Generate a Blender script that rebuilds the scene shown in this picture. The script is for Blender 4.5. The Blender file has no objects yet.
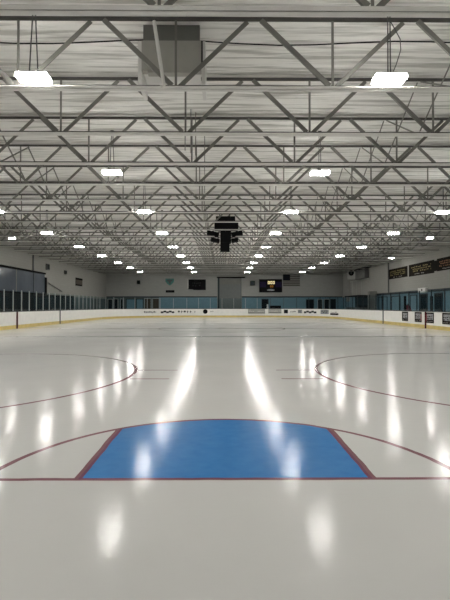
import bpy, bmesh, math, random
from mathutils import Vector, Matrix, noise
random.seed(4)
SC = bpy.context.scene
COL = SC.collection
F, VX, VY, CH = 433.0, 222.0, 306.0, 1.42      # focal length (px), vanishing point, eye height

# ------------------------------------------------------------------ materials
def newmat(name):
    m = bpy.data.materials.new(name); m.use_nodes = True
    nt = m.node_tree
    for n in list(nt.nodes): nt.nodes.remove(n)
    out = nt.nodes.new('ShaderNodeOutputMaterial')
    return m, nt, out

def pbr(name, col, rough=0.6, metal=0.0, var=0.06, vscale=3.0, bump=0.0, bscale=30.0, spec=0.4):
    m, nt, out = newmat(name)
    b = nt.nodes.new('ShaderNodeBsdfPrincipled')
    b.inputs['Roughness'].default_value = rough
    b.inputs['Metallic'].default_value = metal
    b.inputs['Specular IOR Level'].default_value = spec
    tc = nt.nodes.new('ShaderNodeTexCoord')
    nz = nt.nodes.new('ShaderNodeTexNoise'); nz.inputs['Scale'].default_value = vscale; nz.inputs['Detail'].default_value = 4
    nt.links.new(tc.outputs['Object'], nz.inputs['Vector'])
    rp = nt.nodes.new('ShaderNodeValToRGB')
    c = Vector(col)
    rp.color_ramp.elements[0].position = 0.3; rp.color_ramp.elements[1].position = 0.7
    rp.color_ramp.elements[0].color = (*(c*(1-var)), 1); rp.color_ramp.elements[1].color = (*[min(1, v*(1+var)) for v in c], 1)
    nt.links.new(nz.outputs['Fac'], rp.inputs['Fac'])
    nt.links.new(rp.outputs['Color'], b.inputs['Base Color'])
    if bump:
        n2 = nt.nodes.new('ShaderNodeTexNoise'); n2.inputs['Scale'].default_value = bscale
        nt.links.new(tc.outputs['Object'], n2.inputs['Vector'])
        bp = nt.nodes.new('ShaderNodeBump'); bp.inputs['Strength'].default_value = bump; bp.inputs['Distance'].default_value = 0.02
        nt.links.new(n2.outputs['Fac'], bp.inputs['Height']); nt.links.new(bp.outputs['Normal'], b.inputs['Normal'])
    nt.links.new(b.outputs[0], out.inputs[0])
    return m

def emit(name, col, s):
    m, nt, out = newmat(name)
    e = nt.nodes.new('ShaderNodeEmission'); e.inputs[0].default_value = (*col, 1); e.inputs[1].default_value = s
    nt.links.new(e.outputs[0], out.inputs[0]); return m

def glassmat(name, tint, refl=0.06):
    m, nt, out = newmat(name)
    t = nt.nodes.new('ShaderNodeBsdfTransparent'); t.inputs[0].default_value = (*tint, 1)
    g = nt.nodes.new('ShaderNodeBsdfGlossy'); g.inputs['Roughness'].default_value = 0.03
    fr = nt.nodes.new('ShaderNodeFresnel'); fr.inputs['IOR'].default_value = 1.25
    mx = nt.nodes.new('ShaderNodeMixShader')
    ge = nt.nodes.new('ShaderNodeNewGeometry'); g_ = NG(nt)
    fac = g_.m('MULTIPLY', fr.outputs[0], g_.m('SUBTRACT', 1.0, ge.outputs['Backfacing']))
    nt.links.new(fac, mx.inputs[0]); nt.links.new(t.outputs[0], mx.inputs[1]); nt.links.new(g.outputs[0], mx.inputs[2])
    nt.links.new(mx.outputs[0], out.inputs[0]); return m

def blockmat(name, col):
    """painted concrete block wall: brick bump plus slow tone variation"""
    m, nt, out = newmat(name)
    b = nt.nodes.new('ShaderNodeBsdfPrincipled'); b.inputs['Roughness'].default_value = 0.75
    b.inputs['Specular IOR Level'].default_value = 0.2
    tc = nt.nodes.new('ShaderNodeTexCoord')
    sx = nt.nodes.new('ShaderNodeSeparateXYZ'); nt.links.new(tc.outputs['Object'], sx.inputs[0])
    ad = nt.nodes.new('ShaderNodeMath'); nt.links.new(sx.outputs[0], ad.inputs[0]); nt.links.new(sx.outputs[1], ad.inputs[1])
    cb = nt.nodes.new('ShaderNodeCombineXYZ'); nt.links.new(ad.outputs[0], cb.inputs[0]); nt.links.new(sx.outputs[2], cb.inputs[1])
    br = nt.nodes.new('ShaderNodeTexBrick'); br.inputs['Scale'].default_value = 1.0
    br.inputs['Brick Width'].default_value = 0.4; br.inputs['Row Height'].default_value = 0.2; br.inputs['Mortar Size'].default_value = 0.008
    c = Vector(col)
    br.inputs['Color1'].default_value = (*c, 1); br.inputs['Color2'].default_value = (*(c*0.95), 1); br.inputs['Mortar'].default_value = (*(c*0.85), 1)
    nt.links.new(cb.outputs[0], br.inputs['Vector'])
    nt.links.new(br.outputs['Color'], b.inputs['Base Color'])
    nt.links.new(b.outputs[0], out.inputs[0]); return m

class NG:
    """tiny expression helper for math nodes"""
    def __init__(s, nt): s.nt = nt
    def m(s, op, a, b=None, c=None):
        n = s.nt.nodes.new('ShaderNodeMath'); n.operation = op
        for i, v in enumerate((a, b, c)):
            if v is None: continue
            if isinstance(v, (int, float)): n.inputs[i].default_value = v
            else: s.nt.links.new(v, n.inputs[i])
        return n.outputs[0]
    def near(s, a, v, w):       # |a-v| < w
        return s.m('LESS_THAN', s.m('ABSOLUTE', s.m('SUBTRACT', a, v)), w)
    def AND(s, *a):
        r = a[0]
        for x in a[1:]: r = s.m('MULTIPLY', r, x)
        return r
    def OR(s, *a):
        r = a[0]
        for x in a[1:]: r = s.m('MAXIMUM', r, x)
        return r
    def dist(s, x, y, cx, cy):
        dx = s.m('SUBTRACT', x, cx); dy = s.m('SUBTRACT', y, cy)
        return s.m('SQRT', s.m('ADD', s.m('MULTIPLY', dx, dx), s.m('MULTIPLY', dy, dy)))

GOAL = 3.575
CENTRE, BLUE1, BLUE2 = 27.45, 20.1, 34.7
ENDY = 54.7
HW = 12.95
RAD = 8.5
def icemat():
    m, nt, out = newmat('ice')
    g = NG(nt)
    b = nt.nodes.new('ShaderNodeBsdfPrincipled')
    tc = nt.nodes.new('ShaderNodeTexCoord')
    sx = nt.nodes.new('ShaderNodeSeparateXYZ'); nt.links.new(tc.outputs['Object'], sx.inputs[0])
    # a slight wander so that the hand-painted lines are not ruler straight
    wn = nt.nodes.new('ShaderNodeTexNoise'); wn.inputs['Scale'].default_value = 2.5; nt.links.new(tc.outputs['Object'], wn.inputs['Vector'])
    wob = g.m('MULTIPLY', g.m('SUBTRACT', wn.outputs['Fac'], 0.5), 0.03)
    x = g.m('ADD', sx.outputs[0], wob); y = g.m('ADD', sx.outputs[1], wob)
    ax = g.m('ABSOLUTE', g.m('SUBTRACT', x, 0.03))
    # crease
    r = g.dist(x, y, 0.025, GOAL-0.13)
    beyond = g.m('GREATER_THAN', y, GOAL)
    arc = g.AND(g.near(r, 2.0, 0.03), beyond)
    inside = g.AND(g.m('LESS_THAN', r, 2.0), beyond)
    side = g.AND(g.near(ax, 1.215, 0.034), inside)
    blue = g.AND(g.m('LESS_THAN', ax, 1.21), inside)
    goal = g.near(y, GOAL, 0.026)
    red = g.OR(arc, side, goal)
    fgoal = g.near(y, 2*CENTRE-GOAL, 0.03)
    red = g.OR(red, fgoal, g.near(y, CENTRE, 0.15))
    for cx, cy in ((-5.78, 8.97), (5.98, 9.03), (-5.78, 2*CENTRE-9), (5.98, 2*CENTRE-9), (0, CENTRE)):
        rr = g.dist(x, y, cx, cy)
        red = g.OR(red, g.near(rr, 3.93, 0.036), g.m('LESS_THAN', rr, 0.3) if cy > 20 or True else 0)
    for yy, x0, x1 in ((9.62, -1.93, -0.98), (8.47, -1.8, -1.03), (9.62, 1.2, 2.05), (8.47, 1.16, 1.97)):
        red = g.OR(red, g.AND(g.near(y, yy, 0.03), g.near(x, (x0+x1)/2, (x1-x0)/2)))
    bl = g.OR(g.near(y, BLUE1, 0.15), g.near(y, BLUE2, 0.15))
    # colours
    nz = nt.nodes.new('ShaderNodeTexNoise'); nz.inputs['Scale'].default_value = 0.9; nz.inputs['Detail'].default_value = 6
    nt.links.new(tc.outputs['Object'], nz.inputs['Vector'])
    def mix(fac, c1, c2):
        n = nt.nodes.new('ShaderNodeMix'); n.data_type = 'RGBA'
        if isinstance(fac, (int, float)): n.inputs[0].default_value = fac
        else: nt.links.new(fac, n.inputs[0])
        for i, c in ((6, c1), (7, c2)):
            if isinstance(c, tuple): n.inputs[i].default_value = (*c, 1)
            else: nt.links.new(c, n.inputs[i])
        return n.outputs[2]
    base = mix(nz.outputs['Fac'], (0.60, 0.595, 0.575), (0.68, 0.67, 0.645))
    n3 = nt.nodes.new('ShaderNodeTexNoise'); n3.inputs['Scale'].default_value = 7; n3.inputs['Detail'].default_value = 8
    nt.links.new(tc.outputs['Object'], n3.inputs['Vector'])
    bluec = mix(n3.outputs['Fac'], (0.028, 0.175, 0.48), (0.07, 0.26, 0.57))
    redc = mix(n3.outputs['Fac'], (0.13, 0.022, 0.04), (0.23, 0.07, 0.09))
    c = mix(blue, base, bluec)
    c = mix(g.m('MULTIPLY', bl, 0.75), c, (0.10, 0.13, 0.22))
    c = mix(g.m('MULTIPLY', red, 0.9), c, redc)
    nt.links.new(c, b.inputs['Base Color'])
    # gloss: worn, slightly rippled ice
    mp = nt.nodes.new('ShaderNodeMapping'); mp.inputs['Scale'].default_value = (0.6, 3.0, 1.0)
    nt.links.new(tc.outputs['Object'], mp.inputs[0])
    n4 = nt.nodes.new('ShaderNodeTexNoise'); n4.inputs['Scale'].default_value = 6; n4.inputs['Detail'].default_value = 5
    nt.links.new(mp.outputs[0], n4.inputs['Vector'])
    n5 = nt.nodes.new('ShaderNodeTexNoise'); n5.inputs['Scale'].default_value = 0.35; n5.inputs['Detail'].default_value = 3
    nt.links.new(tc.outputs['Object'], n5.inputs['Vector'])
    rr = nt.nodes.new('ShaderNodeMapRange'); rr.inputs[1].default_value = 0.3; rr.inputs[2].default_value = 0.7
    rr.inputs[3].default_value = 0.12; rr.inputs[4].default_value = 0.165
    nt.links.new(n5.outputs['Fac'], rr.inputs[0]); nt.links.new(rr.outputs[0], b.inputs['Roughness'])
    bp = nt.nodes.new('ShaderNodeBump'); bp.inputs['Strength'].default_value = 0.06; bp.inputs['Distance'].default_value = 0.02
    nt.links.new(n4.outputs['Fac'], bp.inputs['Height']); nt.links.new(bp.outputs['Normal'], b.inputs['Normal'])
    b.inputs['IOR'].default_value = 1.35
    b.inputs['Specular IOR Level'].default_value = 0.125
    nt.links.new(b.outputs[0], out.inputs[0]); return m

def roofmat():
    m, nt, out = newmat('white_vinyl_insulation')
    b = nt.nodes.new('ShaderNodeBsdfPrincipled'); b.inputs['Roughness'].default_value = 0.5; b.inputs['Specular IOR Level'].default_value = 0.3
    tc = nt.nodes.new('ShaderNodeTexCoord')
    mp = nt.nodes.new('ShaderNodeMapping'); mp.inputs['Scale'].default_value = (0.30, 5.2, 0.6); nt.links.new(tc.outputs['Object'], mp.inputs[0])
    n1 = nt.nodes.new('ShaderNodeTexNoise'); n1.inputs['Scale'].default_value = 1.6; n1.inputs['Detail'].default_value = 5; n1.inputs['Distortion'].default_value = 0.4
    nt.links.new(mp.outputs[0], n1.inputs['Vector'])
    rp = nt.nodes.new('ShaderNodeValToRGB'); el = rp.color_ramp.elements
    el[0].position = 0.36; el[0].color = (0.52, 0.51, 0.47, 1); el[1].position = 0.52; el[1].color = (0.90, 0.89, 0.85, 1)  # fold shading painted into the colour: creases darker than the flats
    nt.links.new(n1.outputs['Fac'], rp.inputs['Fac']); nt.links.new(rp.outputs[0], b.inputs['Base Color'])
    bp = nt.nodes.new('ShaderNodeBump'); bp.inputs['Strength'].default_value = 0.9; bp.inputs['Distance'].default_value = 0.08
    nt.links.new(n1.outputs['Fac'], bp.inputs['Height']); nt.links.new(bp.outputs[0], b.inputs['Normal'])
    nt.links.new(b.outputs[0], out.inputs[0]); return m

LIGHT = 158.0
M = dict(
    ice=icemat(),
    slab=pbr('concrete_floor', (0.12, 0.12, 0.12), 0.8),
    roof=roofmat(),
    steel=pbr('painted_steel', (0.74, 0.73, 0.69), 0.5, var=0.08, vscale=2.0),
    web=pbr('web_steel', (0.21, 0.205, 0.185), 0.6, var=0.15, vscale=2.0),  # darker copy of the chord steel, shade of the webs put into the colour
    stemshade=pbr('shaded_stem_steel', (0.09, 0.085, 0.08), 0.6, var=0.15, vscale=2.0),  # unlit side of the chord legs painted in as near-black
    steel_dark=pbr('dark_steel', (0.10, 0.10, 0.10), 0.6),
    wall=blockmat('painted_block', (0.345, 0.338, 0.31)),
    wall_far=blockmat('painted_block_far', (0.325, 0.325, 0.305)),
    bluewall=pbr('blue_painted_wall', (0.15, 0.255, 0.31), 0.55),
    darkwall=pbr('dark_wall', (0.022, 0.026, 0.028), 0.85, spec=0.08),
    tealwall=pbr('teal_wall', (0.08, 0.10, 0.10), 0.6),
    ledge=pbr('dark_ledge', (0.012, 0.024, 0.032), 0.5),
    board=pbr('white_board_plastic', (0.90, 0.89, 0.85), 0.3, var=0.04),
    kick=pbr('yellow_kickplate', (0.66, 0.52, 0.19), 0.35, var=0.12),
    cap=pbr('dark_cap_rail', (0.03, 0.04, 0.045), 0.4),
    red=pbr('red_stripe', (0.07, 0.012, 0.016), 0.85, spec=0.08),
    navy=pbr('navy_stripe', (0.02, 0.025, 0.04), 0.4),
    glass=glassmat('clear_pane', (0.86, 0.91, 0.92)),
    post=pbr('aluminium_post', (0.42, 0.44, 0.44), 0.4, 0.3),
    postdark=pbr('dark_post', (0.02, 0.03, 0.035), 0.4, 0.2),
    black=pbr('black', (0.008, 0.008, 0.009), 0.85, spec=0.08),
    grey=pbr('grey_metal', (0.17, 0.17, 0.155), 0.5, 0.0),
    greylight=pbr('light_grey_metal', (0.40, 0.40, 0.37), 0.5),
    galv=pbr('galvanised_duct', (0.40, 0.39, 0.35), 0.5),
    white=pbr('white_paint', (0.75, 0.74, 0.71), 0.5),
    door=pbr('grey_roller_door', (0.155, 0.165, 0.16), 0.5),
    windowglass=pbr('lobby_glass', (0.105, 0.12, 0.145), 0.12, var=0.15, vscale=0.5),
    darkglass=pbr('dark_glass', (0.012, 0.016, 0.02), 0.12),
    banner=pbr('black_banner', (0.016, 0.013, 0.011), 0.85, spec=0.08),
    gold=pbr('gold_lettering', (0.24, 0.19, 0.06), 0.6, var=0.3, vscale=20),
    orange=pbr('orange_lettering', (0.28, 0.12, 0.05), 0.6, var=0.3, vscale=20),
    paleink=pbr('pale_lettering', (0.30, 0.28, 0.26), 0.6, var=0.2, vscale=20),
    ink=pbr('black_lettering', (0.03, 0.03, 0.03), 0.85, spec=0.08),
    adgrey=pbr('grey_poster', (0.30, 0.31, 0.32), 0.5, var=0.5, vscale=9),
    adred=pbr('red_poster', (0.30, 0.06, 0.07), 0.5, var=0.3, vscale=9),
    teal=pbr('teal_cloth', (0.07, 0.20, 0.18), 0.7, var=0.2),
    flagdark=pbr('dark_flag_stripe', (0.055, 0.05, 0.045), 0.7),
    flaglight=pbr('light_flag_stripe', (0.22, 0.21, 0.19), 0.7),
    canton=pbr('flag_canton', (0.008, 0.009, 0.014), 0.85, spec=0.08),
    purple=pbr('scoreboard_face', (0.02, 0.015, 0.045), 0.8, spec=0.1),
    maroon=pbr('maroon_fabric', (0.13, 0.015, 0.035), 0.7),
    brown=pbr('brown_panel', (0.06, 0.045, 0.032), 0.6),
    tube=emit('lamp_tube', (1.0, 0.985, 0.945), LIGHT),
    up=emit('added_skirt_glow', (1.0, 0.985, 0.945), LIGHT*0.66),  # glow of the skirts added to brighten the roof
    digit=emit('lit_digit', (1.0, 0.85, 0.45), 1.1),
    digit2=emit('lit_digit_dim', (0.8, 0.35, 0.05), 0.35),
)

# ------------------------------------------------------------------ mesh helpers
class MB:
    def __init__(s): s.bm = bmesh.new()
    def box(s, x0, x1, y0, y1, z0, z1, mat=None):
        vs = [s.bm.verts.new((x, y, z)) for z in (z0, z1) for y in (y0, y1) for x in (x0, x1)]
        if mat is not None:
            for v in vs: v.co = mat @ v.co
        for f in ((0,2,3,1),(4,5,7,6),(0,1,5,4),(1,3,7,5),(3,2,6,7),(2,0,4,6)):
            s.bm.faces.new([vs[i] for i in f])
        return s
    def plate(s, p0, p1, u, v, u0, u1, v0, v1):
        """a straight bar from p0 to p1 with a rectangular section in the directions u, v"""
        p0, p1, u, v = Vector(p0), Vector(p1), Vector(u), Vector(v)
        vs = []
        for p in (p0, p1):
            for a, b in ((u0, v0), (u1, v0), (u1, v1), (u0, v1)):
                vs.append(s.bm.verts.new(p + u*a + v*b))
        for f in ((3,2,1,0),(4,5,6,7),(0,1,5,4),(1,2,6,5),(2,3,7,6),(3,0,4,7)):
            s.bm.faces.new([vs[i] for i in f])
        return s
    def angle(s, p0, p1, w, t=0.008, depth=None):
        """rolled steel angle: one leg in the truss plane, the other pointing away"""
        p0, p1 = Vector(p0), Vector(p1); d = (p1-p0).normalized()
        v = Vector((0, 1, 0)); u = v.cross(d).normalized()
        depth = depth or w*0.45
        s.plate(p0, p1, u, v, -w/2, w/2, -t/2, t/2)
        s.plate(p0, p1, u, v, -w/2, -w/2+t, t/2, depth)
        return s
    def tube(s, pts, r, n=8):
        pts = [Vector(p) for p in pts]; rings = []
        for i, p in enumerate(pts):
            d = (pts[min(i+1, len(pts)-1)] - pts[max(i-1, 0)]).normalized()
            a = d.cross(Vector((0, 0, 1)) if abs(d.z) < .9 else Vector((1, 0, 0))).normalized(); b = d.cross(a)
            rings.append([s.bm.verts.new(p + a*r*math.cos(2*math.pi*k/n) + b*r*math.sin(2*math.pi*k/n)) for k in range(n)])
        for i in range(len(rings)-1):
            for k in range(n):
                s.bm.faces.new((rings[i][k], rings[i][(k+1) % n], rings[i+1][(k+1) % n], rings[i+1][k]))
        s.bm.faces.new(rings[0][::-1]); s.bm.faces.new(rings[-1])
        return s
    def sweep(s, path, prof):
        """path: list of (point, outward normal) in plan; prof: closed list of (outward offset, z)"""
        rings = [[s.bm.verts.new((p[0]+n[0]*o, p[1]+n[1]*o, z)) for o, z in prof] for p, n in path]
        k = len(prof)
        for i in range(len(rings)-1):
            for j in range(k):
                s.bm.faces.new((rings[i][j], rings[i+1][j], rings[i+1][(j+1) % k], rings[i][(j+1) % k]))
        s.bm.faces.new(rings[0]); s.bm.faces.new(rings[-1][::-1])
        return s
    def disc(s, c, r, axis, th, n=20):
        c = Vector(c); ax = Vector(axis).normalized()
        return s.tube([c, c+ax*th], r, n)
    def build(s, name, mat, parent=None, bevel=0.0):
        bmesh.ops.recalc_face_normals(s.bm, faces=s.bm.faces)
        me = bpy.data.meshes.new(name); s.bm.to_mesh(me); s.bm.free()
        me.materials.append(mat)
        o = bpy.data.objects.new(name, me); COL.objects.link(o)
        if bevel:
            b = o.modifiers.new('bevel', 'BEVEL'); b.width = bevel; b.segments = 2
        if parent: o.parent = parent
        return o

def tag(o, label, cat, group=None):
    o['label'] = label; o['category'] = cat
    if group: o['group'] = group
    return o
def struct(o): o['kind'] = 'structure'; return o
def thing(name, label, cat, loc=(0, 0, 0), rz=0.0, group=None):
    o = bpy.data.objects.new(name, None); COL.objects.link(o); o.empty_display_size = 0.2
    o.location = loc; o.rotation_euler = (0, 0, rz)
    return tag(o, label, cat, group)
def dup(root, loc, label):
    r = root.copy(); COL.objects.link(r); r.location = loc; r['label'] = label
    for ch in root.children:
        c = ch.copy(); COL.objects.link(c); c.parent = r
        for g in ch.children:
            d = g.copy(); COL.objects.link(d); d.parent = c
    return r
def at(px, py, d): return Vector(((px-VX)*d/F, d, CH-(py-VY)*d/F))
def side_d(px, X): return abs(X)*F/abs(px-VX)
ORD = ['nearest', 'second', 'third', 'fourth', 'fifth', 'sixth', 'seventh', 'eighth', 'ninth', 'tenth', 'eleventh', 'twelfth',
       'thirteenth', 'fourteenth', 'fifteenth', 'sixteenth', 'seventeenth', 'eighteenth', 'nineteenth', 'twentieth', 'twenty-first',
       'twenty-second', 'twenty-third', 'twenty-fourth', 'twenty-fifth', 'twenty-sixth']

XL, XR, YN, YF, ZROOF = -15.6, 16.4, -3.0, 58.5, 7.1
HB, HT, S, D0 = 4.18, 5.51, 2.21, 6.08        # truss chord heights above the eye, spacing, first truss
PX, PW = -0.89, 3.03                          # truss panel point and panel width
ZB, ZT = CH+HB, CH+HT

# ------------------------------------------------------------------ setting
struct(MB().box(XL-.3, XR+.3, YN-.3, YF+.3, -0.3, -0.03).build('floor', M['slab']))
def rink_outline(inset=0.0, n=14):
    h = HW-inset; y0, y1 = 0.25+inset, ENDY-inset; r = RAD-inset; P = []
    for cx, cy, a0 in ((h-r, y0+r, -90), (h-r, y1-r, 0), (-h+r, y1-r, 90), (-h+r, y0+r, 180)):
        for i in range(n+1):
            a = math.radians(a0+90*i/n); P.append((cx+r*math.cos(a), cy+r*math.sin(a)))
    return P
mb = MB(); out = rink_outline()
lo = [mb.bm.verts.new((x, y, -0.03)) for x, y in out]; hi = [mb.bm.verts.new((x, y, 0)) for x, y in out]
mb.bm.faces.new(hi); mb.bm.faces.new(lo[::-1])
for i in range(len(out)):
    j = (i+1) % len(out); mb.bm.faces.new((lo[i], lo[j], hi[j], hi[i]))
ice = struct(mb.build('floor', M['ice']))

struct(MB().box(XL-.25, XL, YN, YF, -0.03, ZROOF+.1).build('wall_left', M['wall']))
struct(MB().box(XR, XR+.25, YN, YF, -0.03, ZROOF+.1).build('wall_right', M['wall']))
struct(MB().box(XL-.25, XR+.25, YN-.25, YN, -0.03, ZROOF+.1).build('wall_near', M['wall']))
# far wall with an opening for the ice-resurfacer door
dx0, dx1 = (217.6-VX)*YF/F, (241.4-VX)*YF/F
dz1 = CH+(VY-276.9)*YF/F
mb = MB()
mb.box(XL-.25, dx0, YF, YF+.25, -0.03, ZROOF+.1); mb.box(dx1, XR+.25, YF, YF+.25, -0.03, ZROOF+.1); mb.box(dx0, dx1, YF, YF+.25, dz1, ZROOF+.1)
struct(mb.build('wall_far', M['wall_far']))
# roller door
dr = struct(MB().box(dx0+.25, dx1-.05, YF+.16, YF+.24, -0.03, CH+(VY-284.3)*YF/F).build('door_1', M['door']))
for k in range(14):
    z = 0.1+k*0.31
    MB().box(dx0+.26, dx1-.06, YF+.14, YF+.165, z, z+.25).build('slat', M['door'], dr)
MB().box(dx0+.01, dx0+.25, YF+.02, YF+.22, -0.03, dz1-.01).build('jamb', M['postdark'], dr)
MB().box(dx1-.06, dx1-.01, YF+.02, YF+.22, -0.03, dz1-.01).build('jamb', M['postdark'], dr)
MB().box(dx0+.25, dx1-.05, YF+.12, YF+.22, CH+(VY-284.3)*YF/F, dz1-.16).build('header', M['grey'], dr)
MB().box(dx0-.1, dx1+.5, YF-.12, YF-.01, dz1-.16, dz1).build('lintel', M['black'], dr)

# roof: white insulation blanket sagging in wrinkles between the trusses
nx, y0, dy = 64, YN, 0.04
ny = int((YF-YN)/dy)+1
verts, faces = [], []
for j in range(ny+1):
    y = min(y0+j*dy, YF)
    t = ((y-D0)/S) % 1.0
    sag = 0.045*math.sin(math.pi*t)
    for i in range(nx+1):
        x = XL+(XR-XL)*i/nx
        n1 = noise.noise((x*0.22, y*2.3, 0)); n2 = noise.noise((x*0.35+7, y*6.0, 3)); n3 = noise.noise((x*.5, y*.8, 9)); n4 = noise.noise((x*.6, y*11, 5))
        z = ZROOF-.02 - (sag*(1+.5*n3) + (0.05*abs(n1)+0.03*abs(n2)+.012*abs(n4))*(0.35+math.sin(math.pi*t)))
        verts.append((x, y, z))
for j in range(ny):
    for i in range(nx):
        a = j*(nx+1)+i; faces.append((a, a+nx+1, a+nx+2, a+1))
me = bpy.data.meshes.new('ceiling'); me.from_pydata(verts, [], faces); me.materials.append(M['roof'])
for p in me.polygons: p.use_smooth = True
rf = bpy.data.objects.new('ceiling', me); COL.objects.link(rf); struct(rf)
struct(MB().box(XL-.25, XR+.25, YN-.25, YF+.25, ZROOF+.13, ZROOF+.3).build('ceiling', M['grey']))

# painted lower walls and the dark ledge along their top
struct(MB().box(dx1+.05, XR-.03, YF-.03, YF-.001, -0.03, 2.58).build('trim_1', M['bluewall']))
bx = (159-VX)*YF/F
struct(MB().box(bx, dx0-.05, YF-.03, YF-.001, -0.03, 2.58).build('trim_2', M['bluewall']))
struct(MB().box(XL+.03, bx, YF-.03, YF-.001, -0.03, 2.58).build('trim_3', M['tealwall']))
struct(MB().box(dx1+.05, XR-.15, YF-.16, YF-.001, 2.58, 2.72).build('trim_4', M['ledge']))
struct(MB().box(XL+.05, dx0-.05, YF-.16, YF-.001, 2.58, 2.72).build('trim_5', M['ledge']))
dA, dB = side_d(421, XR), side_d(430.5, XR)
dC = side_d(377, XR)
struct(MB().box(XR-.03, XR-.001, YN+.05, YF-.05, -0.03, 2.52).build('trim_6', M['bluewall']))
struct(MB().box(XR-.16, XR-.001, YN+.05, dB, 2.52, 2.72).build('trim_7', M['ledge']))
struct(MB().box(XR-.16, XR-.001, dA, dC, 2.52, 2.72).build('trim_8', M['ledge']))
dD = side_d(74, XL)
struct(MB().box(XL+.001, XL+.03, YN+.05, dD, -0.03, 2.45).build('trim_9', M['darkwall']))
struct(MB().box(XL+.001, XL+.03, dD, YF-.05, -0.03, 2.35).build('trim_10', M['tealwall']))

# doors and dark windows in the lower walls
def wallpanel(kind, n, px0, px1, zt, wall, glass='darkglass', frame='postdark'):
    """framed door or window on the far or right or left wall, found by its image columns"""
    nm = f'{kind}_{n}'
    zb = -0.03 if kind == 'door' else 1.0
    if wall == 'far':
        a, b = (px0-VX)*YF/F, (px1-VX)*YF/F
        f = struct(MB().box(a, b, YF-.06, YF-.031, zb, zt).build(nm, M[glass]))
        MB().box(a-.07, a, YF-.09, YF-.031, zb, zt+.07).build('frame', M[frame], f)
        MB().box(b, b+.07, YF-.09, YF-.031, zb, zt+.07).build('frame', M[frame], f)
        MB().box(a, b, YF-.09, YF-.031, zt, zt+.07).build('frame', M[frame], f)
    else:
        X = XR if wall == 'right' else XL; s = -1 if wall == 'right' else 1
        a, b = sorted((side_d(px0, X), side_d(px1, X)))
        xa, xb = sorted((X+s*.031, X+s*.06)); xc = sorted((X+s*.031, X+s*.09))
        f = struct(MB().box(xa, xb, a, b, zb, zt).build(nm, M[glass]))
        MB().box(*xc, a-.07, a, zb, zt+.07).build('frame', M[frame], f)
        MB().box(*xc, b, b+.07, zb, zt+.07).build('frame', M[frame], f)
        MB().box(*xc, a, b, zt, zt+.07).build('frame', M[frame], f)
    return f
nd = 2
for px0, px1, zt, fr in ((108.5, 112.5, 2.3, 'greylight'), (114.5, 118, 2.35, 'greylight'), (121, 123, 2.35, 'post'),
                         (306.5, 313.5, 2.25, 'postdark'), (318, 322, 2.3, 'post'), (324.5, 329, 2.3, 'post'), (331, 335.5, 2.3, 'postdark')):
    wallpanel('door', nd, px0, px1, zt, 'far', 'darkglass', fr); nd += 1
for px0, px1 in ((422.2, 428.6), (436.5, 443.5)):
    wallpanel('door', nd, px0, px1, 2.35, 'right'); nd += 1
nw = 2
for px0, px1 in ((145, 151), (153, 159)):
    wallpanel('window', nw, px0, px1, 2.4, 'far', 'brown', 'post'); nw += 1
for px0, px1 in ((262, 268), (127, 135), (137, 143)):
    wallpanel('window', nw, px0, px1, 2.3, 'far', 'darkglass' if px0 == 262 else 'bluewall', 'postdark'); nw += 1
for px0, px1 in ((393, 401), (412, 418), (380, 388)):
    wallpanel('window', nw, px0, px1, 2.3, 'right', 'bluewall', 'postdark'); nw += 1
# lobby window high on the left wall
a, b = side_d(-30, XL), side_d(44.5, XL)
zt, zb = CH+2.76, 2.5
w = struct(MB().box(XL+.02, XL+.05, a, b, zb, zt).build('window_1', M['windowglass']))
MB().box(XL+.001, XL+.12, a, b+.1, zt, zt+.15).build('window_frame', M['black'], w)
MB().box(XL+.001, XL+.14, b, b+.3, zb-.05, zt-.25).build('window_frame', M['black'], w)
MB().box(XL+.001, XL+.12, a, b, zb-.12, zb).build('window_frame', M['black'], w)
MB().box(XL+.051, XL+.08, side_d(33.6, XL)-.06, side_d(33.6, XL)+.06, zb, zt).build('mullion', M['postdark'], w)
MB().box(XL+.051, XL+.08, side_d(16, XL)-.03, side_d(16, XL)+.03, zb, zt).build('mullion', M['grey'], w)
# column and wall pipes
struct(MB().box(XR-.35, XR-.001, side_d(350, XR)-.2, side_d(350, XR)+.6, 2.0, 6.9).build('trim_11', M['wall']))
for n, (px, X, z0, z1) in enumerate(((33.6, XL+.08, 4.35, 5.6), (389, XR-.08, 2.74, 5.7))):
    d = side_d(px, X)
    tag(MB().tube([(X, d, z0), (X, d, z1)], 0.06).build('wall_pipe', M['steel_dark']),
        ['dark vertical pipe on left wall above the grey lobby window', 'dark vertical pipe on right wall at the end of the banners'][n], 'pipe')

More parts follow.
